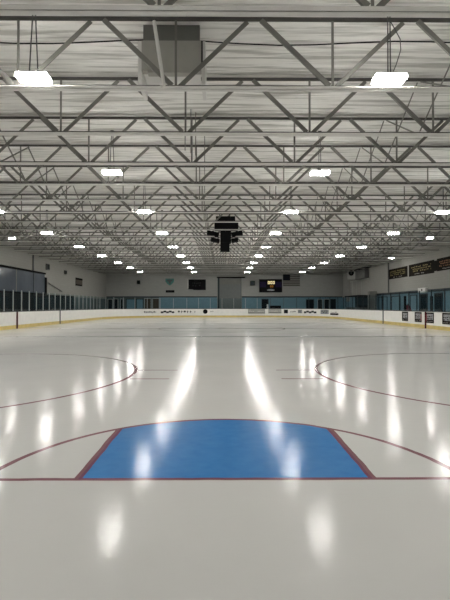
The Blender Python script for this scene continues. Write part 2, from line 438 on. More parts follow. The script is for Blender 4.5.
# ------------------------------------------------------------------ roof trusses
xk = [PX+PW*k for k in range(-4, 6)]
xt = [PX+PW*(k+.5) for k in range(-5, 5)] + [PX+PW*5.5-.25]
def make_truss():
    r = thing('roof_truss', '', 'truss', (0, D0, ZB), 0, 'parallel steel roof trusses')
    L0, L1 = XL+.005, XR-.005
    h = HT-HB
    # bottom chord: a pair of angles, flat legs down
    mb = MB()
    mb.box(L0, L1, -0.10, -0.012, 0, .012).box(L0, L1, .012, .10, 0, .012)
    bc = mb.build('bottom_chord', M['steel'], r)
    MB().box(L0, L1, -.024, -.012, .0121, .065).box(L0, L1, .012, .024, .0121, .065).build('chord_stem', M['stemshade'], bc)
    mb = MB()
    mb.box(L0, L1, -.09, -.012, h+.06, h+.07).box(L0, L1, .012, .09, h+.06, h+.07)
    tc_ = mb.build('top_chord', M['steel'], r)
    MB().box(L0, L1, -.024, -.012, h-.0, h+.0599).box(L0, L1, .012, .024, h-.0, h+.0599).build('chord_stem', M['stemshade'], tc_)
    for x in xk:
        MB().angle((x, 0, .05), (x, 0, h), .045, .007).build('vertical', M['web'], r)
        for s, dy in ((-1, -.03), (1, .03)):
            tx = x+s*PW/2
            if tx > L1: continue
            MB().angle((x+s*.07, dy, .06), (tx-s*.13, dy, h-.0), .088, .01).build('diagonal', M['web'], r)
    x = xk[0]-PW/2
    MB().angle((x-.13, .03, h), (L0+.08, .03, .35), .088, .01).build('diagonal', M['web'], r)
    return r
NT = 24
def tlabel(k): return f'pale steel roof truss across the hall, {ORD[k]} from the camera' if k else 'pale steel roof truss across the hall, nearest and topmost in the picture'
tr = make_truss(); tr['label'] = tlabel(0)
for k in range(1, NT): dup(tr, (0, D0+S*k, ZB), tlabel(k))

# crossed bridging between neighbouring trusses
def bar(mb, p0, p1, w):
    p0, p1 = Vector(p0), Vector(p1); d = (p1-p0).normalized(); v = Vector((1, 0, 0)); u = v.cross(d).normalized()
    mb.plate(p0, p1, u, v, -w/2, w/2, -.004, .004); mb.plate(p0, p1, u, v, -w/2, -w/2+.008, .004, w*.8); return mb
LINES = ((-12.3, 'outer left'), (-6.65, 'inner left'), (4.85, 'inner right'), (10.4, 'outer right'))
cb0 = thing('cross_brace', '', 'brace', (0, 0, 0), 0, 'crossed braces between trusses')
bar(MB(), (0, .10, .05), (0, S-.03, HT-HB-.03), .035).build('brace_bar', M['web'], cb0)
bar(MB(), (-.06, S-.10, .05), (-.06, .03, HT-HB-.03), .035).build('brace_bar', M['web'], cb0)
first = True
for X, nm in LINES:
    for k in range(1, NT-1):
        if k < 2 and abs(X) > 10: continue
        lab = f'thin crossed steel braces in the {nm} line, behind the {ORD[k]} truss'
        loc = (X, D0+S*k, ZB)
        if first: cb0.location = loc; cb0['label'] = lab; first = False
        else: dup(cb0, loc, lab)

# ------------------------------------------------------------------ high-bay lights
HL = 4.15
def make_light():
    r = thing('ceiling_light', '', 'light', (0, 0, 0), 0, 'high bay ceiling lights')
    # housing: shallow white tray open below, two tube troughs
    mb = MB()
    mb.box(-.275, .275, -.13, .13, .07, .085)
    mb.box(-.262, .262, -.012, .012, .01, .07)
    hs = mb.build('housing', M['white'], r)
    for s in (-1, 1):
        MB().box(-.262, .262, s*.065-.048, s*.065+.048, .012, .024).build('lamp_lens', M['tube'], hs)
    # flared glowing skirt, added to throw light sideways and up to the roof
    mb = MB(); X0, Y0, X1, Y1 = .285, .14, .275, .13
    rg = []
    for o in (0, -.008):
        rg.append([mb.bm.verts.new((sx_*(X0+o), sy_*(Y0+o), .0)) for sx_, sy_ in ((-1, -1), (1, -1), (1, 1), (-1, 1))])
        rg.append([mb.bm.verts.new((sx_*(X1+o), sy_*(Y1+o), .0699)) for sx_, sy_ in ((-1, -1), (1, -1), (1, 1), (-1, 1))])
    for k in range(4):
        q = (k+1) % 4
        mb.bm.faces.new((rg[0][k], rg[0][q], rg[1][q], rg[1][k])); mb.bm.faces.new((rg[2][k], rg[3][k], rg[3][q], rg[2][q]))
        mb.bm.faces.new((rg[0][k], rg[2][k], rg[2][q], rg[0][q])); mb.bm.faces.new((rg[1][k], rg[1][q], rg[3][q], rg[3][k]))
    mb.build('added_skirt', M['up'], r)
    for s in (-1, 1):
        MB().tube([(s*.05, s*.07, .085), (s*.02, 0, HT-HL-.04)], .011, 6).build('hanger_rod', M['steel_dark'], r)
    MB().box(-.05, .05, -.03, .03, HT-HL-.06, HT-HL+.0).build('mount', M['steel_dark'], r)
    return r
lt = make_light(); first = True
ROWS = ((-10.05, 'outer left'), (-3.45, 'inner left'), (3.08, 'inner right'), (9.88, 'outer right'))
def put_light(loc, lab):
    global first
    if first: lt.location = loc; lt['label'] = lab; first = False
    else: dup(lt, loc, lab)
for X, nm in ROWS:
    vis = 0
    for k in range(-1, 9):
        d = 7.9+5.65*k
        seen = k >= 0 and abs(X) < F and -6 < VX+X*F/d < 456 and VY-HL*F/d > 0
        if seen:
            lab = f'glowing white high bay light in the {nm} row, {ORD[vis]} from the camera' if vis else f'glowing white high bay light in the {nm} row, nearest the camera'; vis += 1
        else:
            lab = f'white high bay light in the {nm} row, overhead outside the picture'
        put_light((X, d, CH+HL), lab)
small = []
for px, py, lab in ((12.5, 239, 'small glowing light near the left wall above the grey lobby window'),
                    (431, 238.3, 'small glowing light hung near right wall above the middle banner'),
                    (392, 258.3, 'small glowing light by right wall beside the far end of banners'),
                    ):
    d = F*HL/(VY-py); put_light(((px-VX)*d/F, d, CH+HL), lab); small.append(lab)
for o in list(COL.objects):
    if o.get('label') in small: o.scale = (.6, .6, 1)
# loose power cable beside the near right light
nl = [o for o in COL.objects if o.get('label') == 'glowing white high bay light in the inner right row, nearest the camera'][0]
MB().tube([(.03, 0, 1.1), (.10, -.02, .95), (.19, -.04, .75), (.2, -.04, .55), (.12, -.02, .28), (.04, 0, .09)], .008, 6).build('power_cable', M['steel_dark'], nl)

# ------------------------------------------------------------------ things hung in the roof
u = thing('air_duct', 'grey box duct hanging under roof near the top of the picture', 'duct', (0, 8.5, CH+4.60))
ax0, ax1 = (141-VX)*8.5/F, (201-VX)*8.5/F
zt = ZROOF-.11-(CH+4.60)
MB().box(ax0, ax1, 0, .14, .05, zt-.32).build('body', M['galv'], u)
MB().box(ax0+.03, ax1-.03, .015, .13, zt-.32, zt).build('collar', M['grey'], u)
MB().box(ax0+.12, ax1-.22, -.02, .13, 0, .05).build('flange', M['galv'], u)
MB().box(ax0-.08, ax0-.005, .05, .75, -.18, zt-.3).build('side_flap', M['white'], u)
MB().box(ax1+.005, ax1+.08, .05, .75, -.18, zt-.3).build('side_flap', M['white'], u)
MB().box(ax1+.004, ax1+.03, -.04, .03, .18, .62).build('bracket', M['black'], u)  # black strip standing in for the shadow at the box's right edge
MB().box(ax0+.02, ax1-.02, .14, .7, .05, .07).build('rear_panel', M['white'], u)
q0, q1 = at(153.5, 19, 8.15), at(163.5, 84, 8.15)
tag(MB().tube([q0, q1, q1+Vector((-.06, 0, -.03))], .035).build('conduit_pipe', M['white']), 'pale slanting pipe in front of the grey roof duct', 'pipe')
for n, (px, dd) in enumerate(((180, 12), (186, 12.2), (191, 12.4), (199, 14), (195, 16.5))):
    X = (px-VX)*10.6/F
    o = MB().tube([(X, dd, ZB+.15), (X, dd, ZROOF-.1)], .014, 6).build('hanger_rod', M['web'])
    tag(o, ['thin roof rod just right of the nearest mid-hall web joint', 'thin roof rod second right of the mid-hall web joint', 'thin roof rod third right of the mid-hall web joint',
            'thin roof rod further back right of the mid-hall joints', 'thin roof rod hanging furthest back by the mid-hall joints'][n], 'rod', 'thin rods hung from the roof')
# dark tape seam across the blanket in the first bay
pts = []
for i in range(41):
    x = XL+.05+(XR-XL-.1)*i/40
    pts.append((x, 9.03+.06*math.sin(x*1.3), CH+5.54-.02*math.sin(x*.9)))
struct(MB().tube(pts, .013, 6).build('trim_12', M['black']))
# loudspeaker cluster over centre ice
dS = 26.0
s = thing('speaker_cluster', 'black loudspeaker cluster hanging from the roof over centre ice', 'loudspeaker', (at(224.5, 300, dS).x, dS, CH+3.25))
def sx(px): return (px-224.5)*dS/F
def sz(py): return (VY-py)*dS/F-3.25
MB().box(sx(220.3), sx(229.5), -.3, .3, sz(251.5), sz(243)).build('lower_cabinet', M['black'], s)
MB().box(sx(220.3), sx(231), -.4, .4, sz(243), sz(231.5)).build('upper_cabinet', M['black'], s)
MB().box(sx(214.5), sx(238), -.55, .55, sz(229.5), sz(224)).build('top_frame', M['black'], s)
MB().box(sx(216), sx(235), -.45, .45, sz(221.5), sz(217.5)).build('top_rail', M['black'], s)
for a, b, c, e in ((207, 219, 236, 231.8), (231.5, 242.5, 236, 231.8), (211, 219.5, 242, 238.5), (231.5, 238, 242, 238.5)):
    m4 = Matrix.Translation(((sx(a)+sx(b))/2, 0, (sz(c)+sz(e))/2)) @ Matrix.Rotation(math.radians(12 if a < 220 else -12), 4, 'Y')
    hw_, hh_ = (sx(b)-sx(a))/2, (sz(e)-sz(c))/2
    MB().box(-hw_, hw_, -.25, .25, -hh_, hh_, m4).build('speaker_horn', M['black'], s)
MB().tube([(-.3, 0, sz(217.5)), (-.3, 0, CH+HT-(CH+3.25))], .02).tube([(.3, 0, sz(217.5)), (.3, 0, CH+HT-(CH+3.25))], .02).build('suspension', M['black'], s)
MB().box(sx(220.3), sx(231), -.2, .2, sz(231.5), sz(229.5)).box(-.15, .15, -.2, .2, sz(224), sz(221.5)).build('bracket', M['black'], s)

# ------------------------------------------------------------------ dasher boards and glass
BH = 1.10
cy = ENDY-RAD
def arc(cx, a0, a1, n=18):
    return [((cx+RAD*math.cos(math.radians(a0+(a1-a0)*i/n)), cy+RAD*math.sin(math.radians(a0+(a1-a0)*i/n))),
             (math.cos(math.radians(a0+(a1-a0)*i/n)), math.sin(math.radians(a0+(a1-a0)*i/n)))) for i in range(n+1)]
def line(p, q, nrm, step=None):
    p, q = Vector(p), Vector(q); n = max(1, int((q-p).length/(step or 1e9)))
    return [(tuple(p+(q-p)*i/n), nrm) for i in range(n+1)]
YS = 9.0
SECT = [('left', line((-HW, YS), (-HW, cy), (-1, 0))), ('far left corner', arc(-HW+RAD, 180, 90)),
        ('far end', line((-HW+RAD, ENDY), (HW-RAD, ENDY), (0, 1))), ('far right corner', arc(HW-RAD, 90, 0)),
        ('right', line((HW, cy), (HW, YS), (1, 0)))]
DESC = {'left': 'long white rink boards with yellow kickplate along the left side', 'far left corner': 'curved white rink boards rounding the far left corner',
        'far end': 'white rink boards with adverts across the far end', 'far right corner': 'curved white rink boards rounding the far right corner',
        'right': 'long white rink boards with dark posters along the right side'}
GD = {'left': 'clear glass screen with silver posts above the left boards', 'far left corner': 'clear glass screen above the curved far left boards',
      'far end': 'clear glass screen above the far end boards', 'far right corner': 'clear glass screen above the curved far right boards',
      'right': 'clear glass screen with dark posts above the right boards'}
def resample(path, step):
    pts = [Vector(p) for p, n in path]; nr = [Vector(n) for p, n in path]
    L = [0]
    for i in range(1, len(pts)): L.append(L[-1]+(pts[i]-pts[i-1]).length)
    N = max(1, round(L[-1]/step)); out = []
    for k in range(N+1):
        s_ = L[-1]*k/N
        i = 0
        while i < len(L)-2 and L[i+1] < s_: i += 1
        t = (s_-L[i])/(L[i+1]-L[i])
        out.append((pts[i].lerp(pts[i+1], t), nr[i].lerp(nr[i+1], t).normalized()))
    return out
for nm, path in SECT:
    b = thing('dasher_boards', DESC[nm], 'rink boards', (*path[0][0], -0.03), 0)
    ox, oy = path[0][0]
    loc = [((p[0]-ox, p[1]-oy), n) for p, n in path]
    MB().sweep(loc, [(.0, .03), (.1, .03), (.1, BH-.02), (.0, BH-.02)]).build('panel', M['board'], b)
    MB().sweep(loc, [(-.012, .031), (-.001, .031), (-.001, .25), (-.006, .255), (-.012, .25)]).build('kickplate', M['kick'], b)
    MB().sweep(loc, [(-.01, BH-.02), (.13, BH-.02), (.13, BH+.03), (-.01, BH+.03)]).build('cap_rail', M['cap'], b)
    if nm in ('left', 'right'):
        sg = 1 if nm == 'left' else -1
        for yy, mt, n_ in ((CENTRE, 'red', 'red_line_stripe'), (BLUE2, 'navy', 'blue_line_stripe'), (BLUE1, 'navy', 'blue_line_stripe')):
            x0, x1 = sorted((sg*.0135, sg*.019)) 
            st = MB().box(x0, x1, yy-oy-.11, yy-oy+.11, .031, BH-.021).build(n_, M[mt], b)
            st['label'] = 'dark red centre line stripe' if mt == 'red' else 'dark blue line stripe'
        for yy in ((CENTRE-.0, ) if nm == 'right' else ()): pass
    # glass
    g = thing('glass_screen', GD[nm], 'glass', (ox, oy, BH), 0)
    nodes = resample(loc, 1.12 if nm == 'left' else 1.6)
    for i, (p, n) in enumerate(nodes):
        t = Vector((-n.y, n.x))
        mt = M['post'] if nm in ('left', 'far left corner') or (nm == 'far end') else M['postdark']
        w = .02 if nm == 'left' else .018
        mb = MB(); u3, v3 = Vector((t.x, t.y, 0)), Vector((n.x, n.y, 0))
        c = Vector((p.x, p.y, 0)) + v3*.05
        if i or nm == 'left':
            mb.plate(c, c+Vector((0, 0, 1.32)), u3, v3, -w, w, -.03, .03)
            mb.build('post', mt, g)
        if i < len(nodes)-1:
            q, n2 = nodes[i+1]; c2 = Vector((q.x, q.y, 0)) + Vector((n2.x, n2.y, 0))*.05
            dd = (c2-c).normalized(); nn = Vector((0, 0, 1)).cross(dd)
            mb = MB(); mb.plate(c+dd*(w+.02), c2-dd*(w+.02), nn, Vector((0, 0, 1)), -.006, .006, .0, 1.28); mb.build('pane', M['glass'], g)

# heavy dark posts standing at the right boards
for px, lab in ((383, 'black post above right boards at the far blue line'), (405.7, 'black post above right boards left of maroon bag'),
                (432.4, 'black post above right boards beside the exit doorway')):
    X = HW+.22; d = side_d(px, X)
    tag(MB().box(X-.07, X+.05, d-.07, d+.07, -.03, CH+(VY-296)*d/F).build('post', M['black']), lab, 'post', 'black posts on the right')

# ------------------------------------------------------------------ adverts on the boards
def scribble(mb, w, h, rows, cols, gap=.3, y=-.004, th=.004, seed=0):
    """unreadable small lettering: broken strokes in rows (x across, z up, facing -y)"""
    R = random.Random(seed)
    rh = h/rows
    for r in range(rows):
        z0 = -h/2+r*rh+rh*.18; z1 = z0+rh*.64
        x = -w/2
        while x < w/2-.02:
            cw = w/cols*R.uniform(.5, 1.0)
            cw = min(cw, w/2-x)
            if R.random() > .15:
                k = R.random()
                if k < .4:
                    mb.box(x, x+cw*.35, y-th, y, z0, z1); mb.box(x+cw*.35, x+cw*.8, y-th, y, z0+(z1-z0)*.6*R.random(), z1-(z1-z0)*.3)
                elif k < .7: mb.box(x, x+cw*.8, y-th, y, z0, z0+(z1-z0)*.65)
                else: mb.box(x, x+cw*.8, y-th, y, z0+(z1-z0)*.2, z1)
            x += cw*(1+gap)
    return mb
def board_hit(px):
    """point and inward-facing angle where the sight line of an image column meets the far boards"""
    k = (px-VX)/F
    X = k*ENDY
    if abs(X) <= HW-RAD: return Vector((X, ENDY, 0)), 0.0
    sg = 1 if X > 0 else -1
    cx = sg*(HW-RAD)
    A, B, C = k*k+1, -2*(k*cx+cy), cx*cx+cy*cy-RAD*RAD
    d = (-B+math.sqrt(B*B-4*A*C))/(2*A)
    p = Vector((k*d, d, 0)); a = math.atan2(p.y-cy, p.x-cx)
    return p, a-math.pi/2
def advert(px0, px1, py0, py1, label, kind):
    p0, _ = board_hit(px0); p1, _ = board_hit(px1); p, a = board_hit((px0+px1)/2)
    w = (p1-p0).length; d = p.y
    z1 = CH-(py0-VY)*d/F; z0 = CH-(py1-VY)*d/F; h = z1-z0
    n = Vector((-math.sin(a), math.cos(a), 0))
    t = thing('board_advert', label, 'advert', p-n*(.009+w*w/55*(1 if abs(p.x) > HW-RAD-1 else 0))+Vector((0, 0, (z0+z1)/2)), a, 'adverts on the far boards')
    sd = int(px0)
    if kind == 'text':
        sh = MB().box(-w/2, w/2, -.003, 0, -h/2, h/2).build('sheet', M['board'], t)
        scribble(MB(), w, h, 1, 7, seed=sd).build('lettering', M['ink'], sh)
    elif kind == 'logo':
        mb = MB()
        for i in range(5):
            f = (i-2)/2.4
            mb.box(f*w/2-w*.1, f*w/2+w*.1, -.01, -.004, -h*.35+(i % 2)*h*.2, h*.15+(i % 2)*h*.2)
        sh = MB().box(-w/2, w/2, -.003, 0, -h/2, h/2).build('sheet', M['board'], t); mb.build('lettering', M['ink'], sh)
    elif kind == 'dot':
        MB().disc((0, 0, 0), w/2, (0, -1, 0), .012).build('disc', M['black'], t)
    elif kind == 'square':
        MB().box(-w/2, w/2, -.008, 0, -h/2, h/2).build('sheet', M['black'], t)
    elif kind == 'greysquare':
        sh = MB().box(-w/2, w/2, -.004, 0, -h/2, h/2).build('sheet', M['adgrey'], t); scribble(MB(), w*.8, h*.7, 2, 3, seed=sd).build('lettering', M['ink'], sh)
    elif kind == 'banner':
        sh = MB().box(-w/2, w/2, -.003, 0, -h/2, h/2).build('sheet', M['greylight'], t)
        scribble(MB(), w*.85, h*.35, 1, 9, seed=sd).build('lettering', M['white'], sh)
        MB().box(-w/2, w/2, -.009, -.003, -h/2, -h/2+.07).build('border', M['ink'], sh)
    elif kind == 'bar':
        sh = MB().box(-w/2, w/2, -.003, 0, -h/2, h/2).build('sheet', M['board'], t)
        scribble(MB(), w*.85, h*.35, 1, 6, seed=sd).build('lettering', M['paleink'], sh)
        MB().box(-w/2, w/2, -.012, -.003, -h/2, -h/2+h*.33).build('border', M['black'], sh)
for a in ((144, 156, 310.5, 313.6, 'row of small dark letters on far boards, leftmost advert', 'text'),
          (161, 174, 310.2, 313.6, 'dark curved logo on far boards left of the long word', 'logo'),
          (178, 195.5, 310.2, 313.2, 'long dark word on far boards left of black disc', 'text'),
          (203, 207.6, 309.2, 313.8, 'round black disc advert on the far boards', 'dot'),
          (210.5, 213.5, 310.6, 312.6, 'tiny faint mark just right of black disc', 'text'),
          (248, 265, 309, 313.4, 'wide grey advert with white lettering below the scoreboard', 'banner'),
          (268.5, 281.5, 309, 313.2, 'grey advert on far boards left of black square', 'banner'),
          (284, 288, 309.6, 313.3, 'small black square advert on the far boards', 'square'),
          (290.5, 296, 310.5, 312.8, 'faint lettering between black square and grey square', 'text'),
          (298, 302.2, 309.8, 313.2, 'small grey square advert on far boards right of black square', 'greysquare'),
          (304.5, 316.5, 310.2, 313.8, 'dark arched logo on boards where far right curve starts', 'logo'),
          (321, 329, 309.8, 314, 'grey lettered advert on the curved far right boards', 'greysquare'),
          (331, 339, 309.8, 315, 'white advert with black lower bar on curved boards', 'bar')):
    advert(*a)
# dark posters on the right boards
for n, (a_, b_, lab) in enumerate(((402.5, 408.6, 'dark poster on right boards, furthest of the four'),
                            (415.3, 422.3, 'dark poster on right boards just beyond the red stripe'),
                            (426.6, 434.6, 'dark poster on right boards just before the red stripe'),
                            (443, 452.5, 'dark poster on right boards cut by the picture edge'))):
    d1, d0 = side_d(a_, HW), side_d(b_, HW); w = d1-d0; h = .66
    t = thing('board_poster', lab, 'poster', (HW-.003, (d0+d1)/2, .69), -math.pi/2, 'dark posters on the right boards')
    sh = MB().box(-w/2, w/2, -.004, 0, -h/2, h/2).build('sheet', M['banner'], t)
    MB().box(-w*.36, w*.38, -.007, -.004, -h*.2, h*.36).build('picture', M['adgrey'], sh)
    mb = MB(); scribble(mb, w*.7, h*.4, 2, 4, y=-.007, th=.003, seed=n+3).build('lettering', M['banner'], sh)
    mb = scribble(MB(), w*.8, h*.14, 1, 7, y=-.004, th=.003, seed=n+11)
    for v in mb.bm.verts: v.co.z -= h*.36
    mb.build('caption', M['paleink'], sh)
    if n in (1, 2):
        x0 = w*.36 if n == 1 else -w*.48
        MB().box(x0, x0+w*.12, -.0075, -.004, -h*.3, h*.3).build('red_edge', M['adred'], sh)

# ------------------------------------------------------------------ banners on the right wall
for n, (pa, pb, z0, z1, lab) in enumerate(((389.3, 408.3, 4.02, 4.93, 'black banner of gold lettering, furthest along the right wall'),
                                 (409.8, 435.3, 3.98, 4.96, 'black banner of gold lettering, middle of the three'),
                                 (438.2, 463, 4.06, 4.97, 'black banner with orange lettering cut by right picture edge'))):
    d1, d0 = side_d(pa, XR), side_d(pb, XR); w = d1-d0; h = z1-z0
    t = thing('wall_banner', lab, 'banner', (XR+.002, (d0+d1)/2, (z0+z1)/2), -math.pi/2, 'black banners on the right wall')
    cl = MB().box(-w/2, w/2, -.02, 0, -h/2, h/2).build('cloth', M['banner'], t)
    mb = scribble(MB(), w*.78, h*.55, 3, 13, y=-.02, seed=n+21)
    for v in mb.bm.verts: v.co.z += h*.08
    mb.build('lettering', M['gold' if n < 2 else 'orange'], cl)
    mb = scribble(MB(), w*.5, h*.14, 1, 9, y=-.02, seed=n+31)
    for v in mb.bm.verts: v.co.z -= h*.34
    mb.build('caption', M['paleink'], cl)
    MB().tube([(-w/2, -.015, h/2+.02), (w/2, -.015, h/2+.02)], .018).build('top_pole', M['banner'], t)
struct(MB().box(XR-.028, XR-.001, side_d(438.2, XR), side_d(435.3, XR), 4.1, 4.9).build('trim_13', M['banner']))

# exit sign over the doorway in the right wall
d1, d0 = side_d(421, XR), side_d(428.5, XR)
t = thing('door_sign', 'small white sign with dark mark above right doorway', 'sign', (XR-.17, (d0+d1)/2, 2.72), -math.pi/2)
w = d1-d0
MB().box(-w/2, w/2, -.03, .16, -.2, .17).build('panel', M['white'], t)
MB().disc((0.05, -.03, .0), .1, (0, -1, 0), .006).build('mark', M['ink'], t)

# ------------------------------------------------------------------ far wall things
FY = YF-.001
def farbox(px0, px1, py0, py1):
    a, b = at(px0, py1, FY), at(px1, py0, FY); return a.x, b.x, a.z, b.z
# scoreboard
x0, x1, z0, z1 = farbox(259.3, 282, 279.2, 292.3)
t = thing('scoreboard', 'dark scoreboard with lit yellow digits on the far wall', 'scoreboard', ((x0+x1)/2, FY, (z0+z1)/2))
w, h = x1-x0, z1-z0
cab = MB().box(-w/2, w/2, -.22, 0, -h/2, h/2).build('cabinet', M['black'], t, bevel=.02)
MB().box(-w*.48, -w*.2, -.23, -.221, -h*.12, h*.3).build('score_panel', M['purple'], cab)
MB().box(w*.2, w*.48, -.23, -.221, -h*.12, h*.3).build('score_panel', M['purple'], cab)
mb = MB()
N = 20
vs = [mb.bm.verts.new((w*.17*math.cos(2*math.pi*i/N), -.232, -h*.33+h*.07*math.sin(2*math.pi*i/N))) for i in range(N)]
vb = [mb.bm.verts.new((v.co.x, -.221, v.co.z)) for v in vs]
mb.bm.faces.new(vs); mb.bm.faces.new(vb[::-1])
for i in range(N): mb.bm.faces.new((vs[i], vs[(i+1) % N], vb[(i+1) % N], vb[i]))
mb.build('nameplate', M['adgrey'], cab)
def zero(mb, cx, cz, wd, ht, th):
    mb.box(cx-wd/2, cx-wd/2+th, -.24, -.222, cz-ht/2, cz+ht/2); mb.box(cx+wd/2-th, cx+wd/2, -.24, -.222, cz-ht/2, cz+ht/2)
    mb.box(cx-wd/2+th, cx+wd/2-th, -.24, -.222, cz+ht/2-th, cz+ht/2); mb.box(cx-wd/2+th, cx+wd/2-th, -.24, -.222, cz-ht/2, cz-ht/2+th)
for cx in (-.28, .08, .4):
    mb = MB(); zero(mb, cx, .42, .24, .40, .07); o = mb.build('digit', M['digit'], cab); o['label'] = 'lit yellow digit'
MB().box(-.12, -.06, -.24, -.222, .48, .55).box(-.12, -.06, -.24, -.222, .3, .37).build('colon', M['digit'], cab)
for cx in (.0, .25):
    mb = MB(); zero(mb, cx, -.08, .16, .26, .05); mb.build('digit', M['digit2'], cab)
# flag with a dark canton and stripes
x0, x1, z0, z1 = farbox(283, 300, 274.3, 286)
t = thing('flag', 'striped flag with dark canton right of the scoreboard', 'flag', ((x0+x1)/2, FY-.06, (z0+z1)/2))
w, h = x1-x0, z1-z0
for k in range(13):
    a = -h/2+h*k/13
    MB().box(-w/2 if k < 6 else -w*.08, w/2, -.01+.004*(k % 2), .01, a, a+h/13).build('stripe', M['flagdark' if k % 2 == 0 else 'flaglight'], t)
MB().box(-w/2, -w*.08, -.012, .012, -h/2+h*6/13, h/2).build('canton', M['canton'], t)
MB().tube([(-w/2-.05, 0, h/2+.03), (w/2+.05, 0, h/2+.03)], .02).build('pole', M['steel_dark'], t)
MB().box(-w*.4, -w*.36, .0, .06, h/2, h/2+.05).box(w*.36, w*.4, .0, .06, h/2, h/2+.05).build('bracket', M['steel_dark'], t)
# small black speaker
x0, x1, z0, z1 = farbox(250.2, 254.8, 281, 285.3)
t = thing('wall_speaker', 'small black speaker on far wall between door and scoreboard', 'loudspeaker', ((x0+x1)/2, FY, (z0+z1)/2))
MB().box(-(x1-x0)/2, (x1-x0)/2, -.3, -.05, -(z1-z0)/2, (z1-z0)/2).build('cabinet', M['black'], t, bevel=.02)
MB().box(-.1, .1, -.05, 0, -.1, .1).build('bracket', M['steel_dark'], t)
MB().box(-(x1-x0)/2+.05, (x1-x0)/2-.05, -.315, -.3, -(z1-z0)/2+.05, (z1-z0)/2-.05).build('grille', M['postdark'], t)
# black pennant with pale print
x0, x1, z0, z1 = farbox(188.3, 205.8, 279.4, 289.4)
t = thing('hanging_flag', 'black flag with faint print left of the roller door', 'flag', ((x0+x1)/2, FY-.1, (z0+z1)/2))
w, h = x1-x0, z1-z0
mb = MB(); N = 16
fr = [[mb.bm.verts.new((-w/2+w*i/N, .04*math.sin(i*.9)+o, z+(-.09 if i > N*.25 else 0)*(z < 0)-(.08*(i/N))*(z > 0)*0)) for i in range(N+1)] for o, z in ((-.006, -h/2), (-.006, h/2), (.006, h/2), (.006, -h/2))]
for a in range(4):
    for i in range(N): mb.bm.faces.new((fr[a][i], fr[a][i+1], fr[(a+1) % 4][i+1], fr[(a+1) % 4][i]))
mb.bm.faces.new([fr[a][0] for a in range(4)]); mb.bm.faces.new([fr[a][N] for a in range(4)][::-1])
mb.build('cloth', M['black'], t)
mb = scribble(MB(), w*.5, h*.5, 2, 4, y=-.05, seed=77); mb.build('print', M['ink'], t)
MB().tube([(-w/2-.4, 0, h/2+.03), (w/2, 0, h/2+.03)], .03).build('pole', M['greylight'], t)
MB().box(-w/2-.06, -w/2+.0, -.02, .0, -h*.42, h/2).build('hem', M['white'], t)
MB().box(-.05, .05, 0, .1, h/2, h/2+.06).build('bracket', M['steel_dark'], t)
# teal emblem and dark plaque below it
x0, x1, z0, z1 = farbox(165.5, 174, 278.6, 285.5)
t = thing('wall_emblem', 'teal shield emblem high on the far wall left', 'emblem', ((x0+x1)/2, FY, (z0+z1)/2))
w, h = x1-x0, z1-z0
mb = MB(); out = [(-.5, .5), (.5, .5), (.5, .05), (.25, -.3), (0, -.5), (-.25, -.3), (-.5, .05)]
f0 = [mb.bm.verts.new((a*w, -.03, b*h)) for a, b in out]; f1 = [mb.bm.verts.new((a*w, 0, b*h)) for a, b in out]
mb.bm.faces.new(f0); mb.bm.faces.new(f1[::-1])
for i in range(7): mb.bm.faces.new((f0[i], f0[(i+1) % 7], f1[(i+1) % 7], f1[i]))
mb.build('shield', M['teal'], t)
MB().box(-w*.3, w*.3, -.04, -.03, h*.1, h*.35).box(-w*.12, w*.12, -.04, -.03, -h*.25, h*.1).build('motif', M['tealwall'], t)
x0, x1, z0, z1 = farbox(165.8, 174.5, 290.2, 292.6)
t = thing('wall_plaque', 'narrow dark plaque beneath the teal emblem', 'plaque', ((x0+x1)/2, FY, (z0+z1)/2))
w, h = x1-x0, z1-z0
MB().box(-w/2, w/2, -.03, 0, -h/2, h/2).build('board', M['black'], t); scribble(MB(), w*.8, h*.4, 1, 6, y=-.03, seed=5).build('lettering', M['ink'], t)
# small camera on the far wall, left
p = at(138.5, 282.8, FY)
t = thing('security_camera', 'small dark camera on a bracket, far wall at left', 'camera', p)
MB().box(-.12, .28, -.5, -.2, -.18, .3).build('body', M['black'], t, bevel=.03); MB().box(.02, .12, -.2, 0, -.05, .05).build('bracket', M['steel_dark'], t)
MB().disc((.08, -.5, .05), .09, (0, -1, 0), .05, 12).build('lens', M['darkglass'], t)
# white post behind the end glass, bin and bench behind it
p = at(267.6, 307, 56.4)
t = thing('water_cooler', 'narrow white upright cooler behind glass under the scoreboard', 'cooler', (p.x, 56.4, -.03))
MB().box(-.12, .12, -.12, .12, 0, 1.25).build('body', M['white'], t, bevel=.02); MB().tube([(0, 0, 1.25), (0, 0, 1.3), (0, 0, 1.68)], .1, 14).build('bottle', M['white'], t)
p = at(275.5, 307, 57.6)
t = thing('player_bench', 'low dark bench behind far glass beneath the scoreboard', 'bench', (p.x, 57.6, -.03))
MB().box(-.75, .75, -.2, .2, .9, .97).build('seat', M['black'], t); MB().box(-.75, .75, .14, .2, .97, 1.5).build('backrest', M['black'], t)
for sx_ in (-.68, .64): MB().box(sx_, sx_+.06, -.18, .18, 0, .9).build('leg', M['black'], t)

